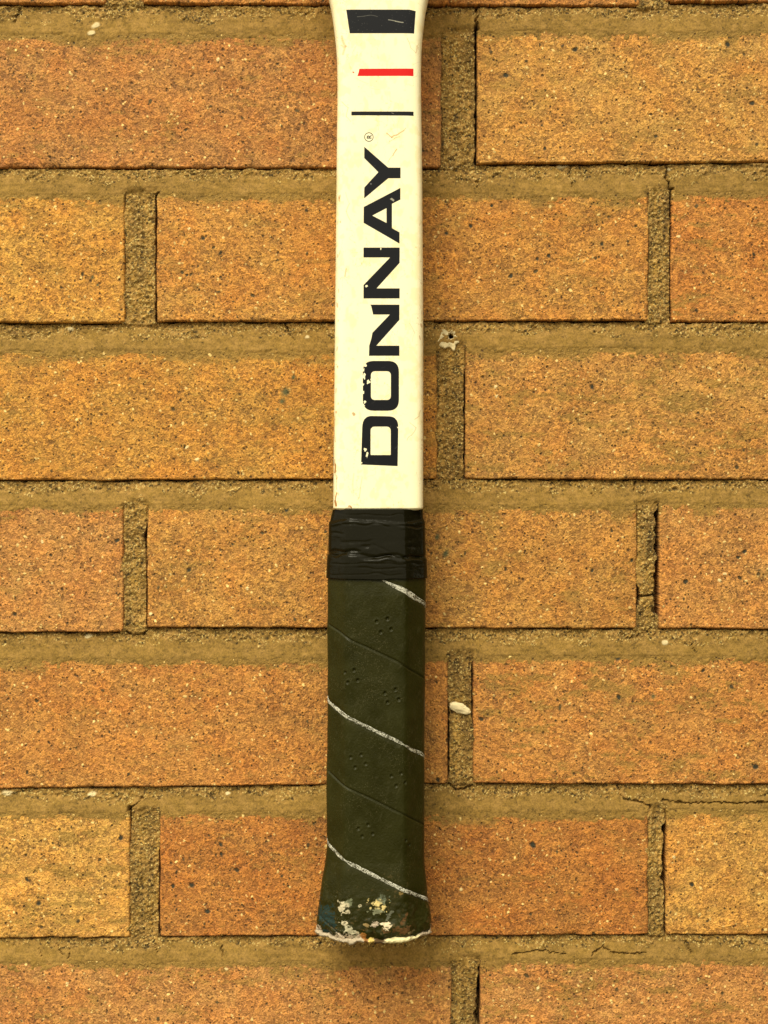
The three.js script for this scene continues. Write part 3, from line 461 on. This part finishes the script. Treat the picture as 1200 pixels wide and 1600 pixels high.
// wear at the butt: [u, v, half width, half height, turn, colour, amount, seed]
const CREAM = [0.50, 0.43, 0.29], PINK = [0.46, 0.36, 0.27], TEAL = [0.012, 0.030, 0.029], RUST = [0.12, 0.055, 0.018];
const WEAR = [
  [545, 1412, 8, 10, 0.3, CREAM, 1], [552, 1404, 6, 5, 0, [0.16, 0.17, 0.10], .8], [594, 1407, 12, 8, -0.2, [0.62, 0.48, 0.20], 1], [590, 1417, 10, 5, 0, [0.2, 0.2, 0.12], .8], [600, 1398, 7, 7, 0, [0.13, 0.15, 0.10], .7], [569, 1409, 2.2, 2.2, 0, CREAM, 1], [603, 1440, 6, 6, 0.8, [0.66, 0.54, 0.38], 1], [590, 1437, 6, 3.5, 0, PINK, .9], [577, 1438, 4, 2.5, 0, [0.3, 0.2, 0.08], .8],
  [526, 1434, 17, 19, 0.5, TEAL, .95], [513, 1424, 9, 14, 0, TEAL, .7], [548, 1437, 4, 6, 0.3, CREAM, 1], [557, 1447, 15, 5, -0.65, [0.42, 0.38, 0.26], 1], [568, 1456, 7, 4, -0.6, PINK, .9], [506, 1409, 4, 7, 0, [0.40, 0.38, 0.28], .8], [610, 1422, 9, 3, 0.9, [0.14, 0.14, 0.10], .8], [630, 1428, 2.2, 12, -0.5, RUST, .8], [620, 1446, 18, 5, 0.1, RUST, .7], [636, 1452, 8, 4, 0, [0.28, 0.20, 0.09], .7], [627, 1390, 4, 3, 0, [0.25, 0.16, 0.05], .6], [668, 1445, 4, 10, 0, [0.22, 0.17, 0.1], .7],
  [511, 1457, 9, 8, 0.3, PINK, .9], [545, 1460, 20, 8, 0, [0.60, 0.48, 0.36], .85], [573, 1455, 5, 6, 0, [0.34, 0.14, 0.03], .9],
].map((w) => [toS(w[0]), ...w.slice(1)]);
const gripTex = (() => {
  const W = 1024, H = 1536, d = new Uint8Array(W * H * 4), b = new Uint8Array(W * H * 4), ro = new Uint8Array(W * H * 4), V0 = 880, V1 = 1480;
  for (let j = 0; j < H; j++) for (let i = 0; i < W; i++) {
    const s = (i / W - 0.5) * SEC.len, v = mix(V1, V0, (j + 0.5) / H), o = (j * W + i) * 4;
    const n = fbm(s / 22, v / 30, 711, 3) - 0.5, fine = fbm(s / 2.2, v / 2.2, 713, 2) - 0.5, sc = fbm((s + v * 0.5) / 4, (v - s * 0.5) / 11, 715, 4), p = fbm(s / 5, v / 5, 717, 3);
    let l = 1 + n * 0.5 + fine * 0.22, r = 0.0190 * l, g = 0.0184 * l, bl = 0.0024 * l, rough = 0.41 + n * 0.25 + fine * 0.15, h = 0.5 + fine * 0.35 + n * 0.2;
    const scuff = sstep(0.64, 0.80, sc) * 0.22; r = mix(r, 0.06, scuff); g = mix(g, 0.055, scuff); bl = mix(bl, 0.025, scuff);
    const ageing = sstep(0.66, 0.78, p) * sstep(1340, 1450, v + (n * 120)); r = mix(r, 0.10, ageing * 0.6); g = mix(g, 0.065, ageing * 0.6); bl = mix(bl, 0.022, ageing * 0.6);
    const dust = sstep(0.955, 0.97, hash(i >> 1, j >> 1, 719)) * sstep(0.52, 0.7, fbm(s / 40, v / 40, 721, 2)); r = mix(r, 0.13, dust * 0.5); g = mix(g, 0.11, dust * 0.5); bl = mix(bl, 0.06, dust * 0.5);
    for (let w = 0; w < WEAR.length; w++) {
      const [ws, wv, a, c, t, colr, amt] = WEAR[w], dx = s - ws, dy = v - wv; if (Math.abs(dx) > 40 || Math.abs(dy) > 40) continue;
      const x = (dx * Math.cos(t) - dy * Math.sin(t)) / a, y = (dx * Math.sin(t) + dy * Math.cos(t)) / c, q = Math.hypot(x, y) + (fbm(s / 4.5, v / 4.5, 730 + w, 4) - 0.5) * 2.7, k = (1 - sstep(0.78, 1.0, q)) * amt * sstep(0.22, 0.48, fbm(s / 3.2, v / 1.7, 790 + w, 3));
      if (k > 0) { const m = 0.65 + 0.7 * fbm(s / 3, v / 3, 760 + w, 2); r = mix(r, colr[0] * m, k); g = mix(g, colr[1] * m, k); bl = mix(bl, colr[2] * m, k); rough = mix(rough, 0.8, k * (colr === TEAL ? 0 : 1)); h += (colr === TEAL || colr === RUST ? 0 : 0.12) * k * m; }
    }
    d[o] = enc(r); d[o + 1] = enc(g); d[o + 2] = enc(bl); d[o + 3] = 255; b[o] = b[o + 1] = b[o + 2] = clamp(h) * 255; b[o + 3] = 255; ro[o] = ro[o + 1] = ro[o + 2] = clamp(rough) * 255; ro[o + 3] = 255;
  }
  return { map: tex(d, W, H, true), bumpMap: tex(b, W, H), roughnessMap: tex(ro, W, H), V0, V1 };
})();
const gripMat = new THREE.MeshPhysicalMaterial({ map: gripTex.map, bumpMap: gripTex.bumpMap, bumpScale: 0.00022, roughnessMap: gripTex.roughnessMap, roughness: 1, specularIntensity: 0.32 });
const sSteps = (() => { const out = [], h = SEC.len / 2; for (let s = -h; s < -140; s += 4) out.push(s); for (let s = -140; s < 140; s += 1.0) out.push(s); for (let s = 140; s < h; s += 4) out.push(s); out.push(h); return out; })();
function wrapOff(s, v) {                  // relief of the wound grip, mm
  const k = turn(s, v), f = k - Math.floor(k), q = (f - 0.49) * 236 * 0.9;          // grid units across the seam
  const wob = (noise(s / 30, v / 30, 801) - 0.5) * 3;
  let o = 0.11 * sstep(-1.2, 1.2, q + wob) * Math.exp(-Math.max(0, q + wob) / 70) - 0.55 * Math.exp(-(((q + wob + 1.0) / 1.1) ** 2));
  const e = Math.min(f, 1 - f) * 236 * 0.9; o -= 0.25 * Math.exp(-((e / 5) ** 2));
  o += (fbm(s / 26, v / 26, 803, 2) - 0.5) * 0.35;
  return o;
}
{
  const vs = []; for (let v = 880; v < 1462; v += 1.15) vs.push(v); vs.push(1463);
  const g = grid(sSteps.length - 1, vs.length - 1, (i, j) => {
    const s = sSteps[i], v = vs[j];
    let o = wrapOff(s, v);
    for (const [ds, dv, k] of DIMPLES) { const q = (s - ds) ** 2 + (v - dv) ** 2; if (q < 100) { const r = Math.sqrt(q); o -= k * (0.6 * Math.exp(-((r / 2.2) ** 4)) - 0.08 * Math.exp(-(((r - 4.2) / 1.3) ** 2))); } }
    if (v > 1375) o += (fbm(s / 12, v / 12, 805, 3) - 0.5) * 1.3 * sstep(1375, 1430, v);
    { const e = 1448 + (fbm(s / 9, 3, 807, 3) - 0.3) * 14; if (v > e) o -= (v - e) * 0.16; }
    return handle(s, v, o);
  }, (i, j) => [sSteps[i] / SEC.len + 0.5, (gripTex.V1 - vs[j]) / (gripTex.V1 - gripTex.V0)]);
  part(racquet, 'grip', g, gripMat);
}
// the worn white stripes wound between the turns of the grip
const stripeMat = (() => {
  const W = 1024, H = 64, d = new Uint8Array(W * H * 4), b = new Uint8Array(W * H * 4);
  for (let j = 0; j < H; j++) for (let i = 0; i < W; i++) {
    const o = (j * W + i) * 4, n = fbm(i / 5, j / 7, 821, 3), e = Math.min(j, H - j) / H, m = fbm(i / 40, j / 60, 823, 2), bare = sstep(0.50, 0.60, n + (m - 0.5) * 0.35 + (0.12 - Math.min(e, 0.12)) * 1.1), g = 0.45 + 1.05 * fbm(i / 3, j / 3, 825, 2);
    d[o] = enc(mix(0.50 * g, 0.05, bare)); d[o + 1] = enc(mix(0.485 * g, 0.045, bare)); d[o + 2] = enc(mix(0.41 * g, 0.022, bare)); d[o + 3] = 255; b[o] = b[o + 1] = b[o + 2] = clamp(0.3 + (1 - bare) * 0.4 + (n - 0.5) * 0.4) * 255; b[o + 3] = 255;
  }
  return new THREE.MeshStandardMaterial({ map: tex(d, W, H, true), bumpMap: tex(b, W, H), bumpScale: 0.0003, roughness: 0.55 });
})();
for (let k = 0; k < 3; k++) {
  const h = SEC.len / 2, s0 = k === 0 ? -4 : -h, s1 = h, n = Math.round((s1 - s0) / 1.5), m = 10;
  const g = grid(n, m, (i, j) => {
    const s = mix(s0, s1, i / n), t = j / m * 2 - 1, v0 = helixV(k) + s * PITCH + (noise(s / 30, k * 9, 831) - 0.5) * 1.4;
    let w = 3.5 * (0.72 + 0.5 * noise(s / 9, k * 5 + (t > 0 ? 1.5 : 0), 833)); if (k === 0) w *= sstep(-4, 26, s) * 1.15 + 0.02; if (k === 0) w *= 1 + 0.25 * sstep(20, 50, s) * (1 - sstep(60, 80, s));
    if (k === 1) w *= 1 - 0.55 * Math.exp(-(((s - 45) / 5) ** 2)); if (k === 2) w *= 1 - 0.5 * Math.exp(-(((s + 46) / 5) ** 2));
    const v = v0 + t * w;
    return handle(s, v, wrapOff(s, v) + 0.10 + 0.14 * (1 - t * t) + (noise(s / 3, v / 3, 835) - 0.5) * 0.14 - (Math.abs(t) > 0.99 ? 0.3 : 0));
  }, (i, j) => [mix(s0, s1, i / n) / 330 + k * 0.37, j / m]);
  part(racquet, 'grip_stripe', g, stripeMat);
}
{ // black tape wound round the top of the grip
  const W = 512, H = 256, d = new Uint8Array(W * H * 4), b = new Uint8Array(W * H * 4);
  for (let j = 0; j < H; j++) for (let i = 0; i < W; i++) {
    const o = (j * W + i) * 4, n = fbm(i / 30, j / 3.5, 841, 3), m = fbm(i / 14, j / 14, 843, 3), rg = 0.11 + 0.2 * sstep(0.45, 0.75, m);
    d[o] = d[o + 1] = d[o + 2] = clamp(rg) * 255; d[o + 3] = 255; b[o] = b[o + 1] = b[o + 2] = clamp(0.5 + (n - 0.5) * 0.5 + (m - 0.5) * 0.7) * 255; b[o + 3] = 255;
  }
  const mat = new THREE.MeshPhysicalMaterial({ color: new THREE.Color(0.007, 0.006, 0.002), roughnessMap: tex(d, W, H), roughness: 1, bumpMap: tex(b, W, H), bumpScale: 0.00004, specularIntensity: 0.22 });
  const edge1 = (s) => 815 + (fbm(s / 30, 1, 851, 2) - 0.5) * 9, edge2 = (s) => 868 + s * 0.03 + (fbm(s / 26, 2, 853, 2) - 0.5) * 10, low = (s) => 905.5 + (fbm(s / 30, 3, 855, 2) - 0.5) * 2;
  const FOLDS = [[804, 0.02, -70, 90, .06, 1.2], [818, .05, -60, 20, .10, 1.6], [820, .02, 35, 90, .40, 1.6], [846, -.04, -60, -6, .10, 2.4], [853, .01, -25, -8, .22, 3], [863, .05, -90, -28, .45, 2.2], [869, .02, -22, 80, .50, 2.2], [880, .01, -80, 90, .07, 1.2], [888, -.01, -30, 90, .08, 1.3], [897, .0, -80, 40, .06, 1.2], [834, .05, -95, -55, .12, 2], [840, .02, 45, 66, .2, 3], [858, -.05, 48, 70, .2, 2.4], [838, .5, -8, 20, .08, 2]];
  const n = 112, g = grid(sSteps.length - 1, n, (i, j) => {
    const s = sSteps[i], t = j / n, end = low(s), v = mix(795 + (noise(s / 30, 4, 857) - 0.5) * 1.4, end, t);
    let o = -0.55 + 0.55 * sstep(-3, 2, v - edge1(s)) - 0.30 * Math.exp(-(((v - edge2(s)) / 2.6) ** 2)) + 0.30 * sstep(-1, 3, v - edge2(s));
    o += (fbm(s / 60, v / 18, 861, 2) - 0.5) * 0.20 + 0.18 * Math.exp(-(((v - edge1(s) - 4) / 2.2) ** 2)) * noise(s / 12, 9, 863);
    for (const [c, a, s0, s1, d, w] of FOLDS) { const q = (v - c - (s + 30) * a - (noise(s / 18, c, 867) - 0.5) * 5) / w, m = sstep(s0 - 8, s0 + 8, s) * (1 - sstep(s1 - 8, s1 + 8, s)); o += m * d * (Math.exp(-q * q) * -1.1 + 0.2 * Math.exp(-((q - 2.4) ** 2))); }
    o += 0.35 * Math.exp(-Math.abs(end - v) / 30) + 0.1;
    if (j === 0 || j === n) o -= 1.3;
    const top = 1 - sstep(0, 0.16, t);      // pulled in onto the shaft
    o -= 0.5 * top * sstep(60, 110, Math.abs(s)) * (s < 0 ? 1 : 0);
    return handle(s, v, o);
  }, (i, j) => [sSteps[i] / SEC.len * 3, j / n]);
  part(racquet, 'tape_band', g, mat);
}
{ // frayed pale end of the butt
  const W = 512, H = 64, d = new Uint8Array(W * H * 4);
  for (let j = 0; j < H; j++) for (let i = 0; i < W; i++) {
    const s = (i / W - 0.5) * SEC.len, o = (j * W + i) * 4, n = 0.45 + 0.85 * fbm(i / 6, j / 12, 871, 4);
    let c = [0.47, 0.38, 0.27];
    const put = (u0, u1, col) => { const a = toS(u0), b = toS(u1); if (s > a + (fbm(j / 8, u0, 873, 2) - .5) * 8 && s < b + (fbm(j / 8, u1, 875, 2) - .5) * 8) c = col; };
    put(578, 589, [0.70, 0.50, 0.14]); put(573, 579, [0.30, 0.13, 0.03]); put(589, 602, [0.085, 0.045, 0.012]); put(602, 648, [0.74, 0.64, 0.36]); put(648, 690, [0.42, 0.33, 0.23]);
    d[o] = enc(c[0] * n); d[o + 1] = enc(c[1] * n); d[o + 2] = enc(c[2] * n); d[o + 3] = 255;
  }
  const mat = new THREE.MeshStandardMaterial({ map: tex(d, W, H, true), roughness: 0.9 });
  const n = 14, rim = (s) => (fbm(s / 7, 1, 881, 3) - 0.5), rag = (s) => fbm(s / 4.5, 5, 883, 3);
  const topAt = table([[-238, 1462], [-100, 1455], [-60, 1457], [-40, 1460], [-20, 1458], [0, 1459], [12, 1462], [18, 1458.5], [52, 1457], [62, 1459], [72, 1455], [238, 1460]]), botAt = table([[-238, 1470], [-110, 1464], [-60, 1464], [-32, 1469], [-22, 1466], [20, 1467], [50, 1465], [80, 1461], [238, 1470]]);
  const amp = (s) => mix(1, 0.22, sstep(-8, 8, s) * (1 - sstep(66, 74, s)));
  const wall_ = grid(sSteps.length - 1, n, (i, j) => {
    const s = sSteps[i], t = j / n, v = mix(topAt(s) + (rag(s) - 0.5) * 8 * amp(s), botAt(s) + (rag(s + 50) - 0.5) * 7 * amp(s), t);
    const o = -1.9 + 2.1 * Math.sin(Math.PI * Math.min(1, 0.08 + t * 0.86)) ** 0.5 + rim(s) * 1.3 * amp(s) + (s < -80 && s > -130 ? 0.9 * rag(s) : 0) - (j === 0 ? 2 : 0) + (noise(s / 3, v / 3, 885) - 0.5) * 0.5;
    return handle(s, v, o);
  }, (i, j) => [sSteps[i] / SEC.len + 0.5, j / n]);
  const cap = grid(sSteps.length - 1, 3, (i, j) => { const s = sSteps[i], p = handle(s, botAt(s) + (rag(s + 50) - 0.5) * 7 * amp(s), -1.9 + 2.1 * Math.sin(Math.PI * 0.94) ** 0.5 + rim(s) * 1.3 * amp(s)), c = handle(0, 1468, 0), t = j / 3; c[0] = handle(238, 1468, 0)[0]; c[2] = ZC(1460); return [mix(p[0], c[0], t), mix(p[1], c[1] + 0.0005, t), mix(p[2], c[2], t)]; }, (i, j) => [sSteps[i] / SEC.len + 0.5, 0.9]);
  part(racquet, 'butt_cap', mergeGeometries([wall_, cap]), mat);
}
renderer.render(scene, camera);
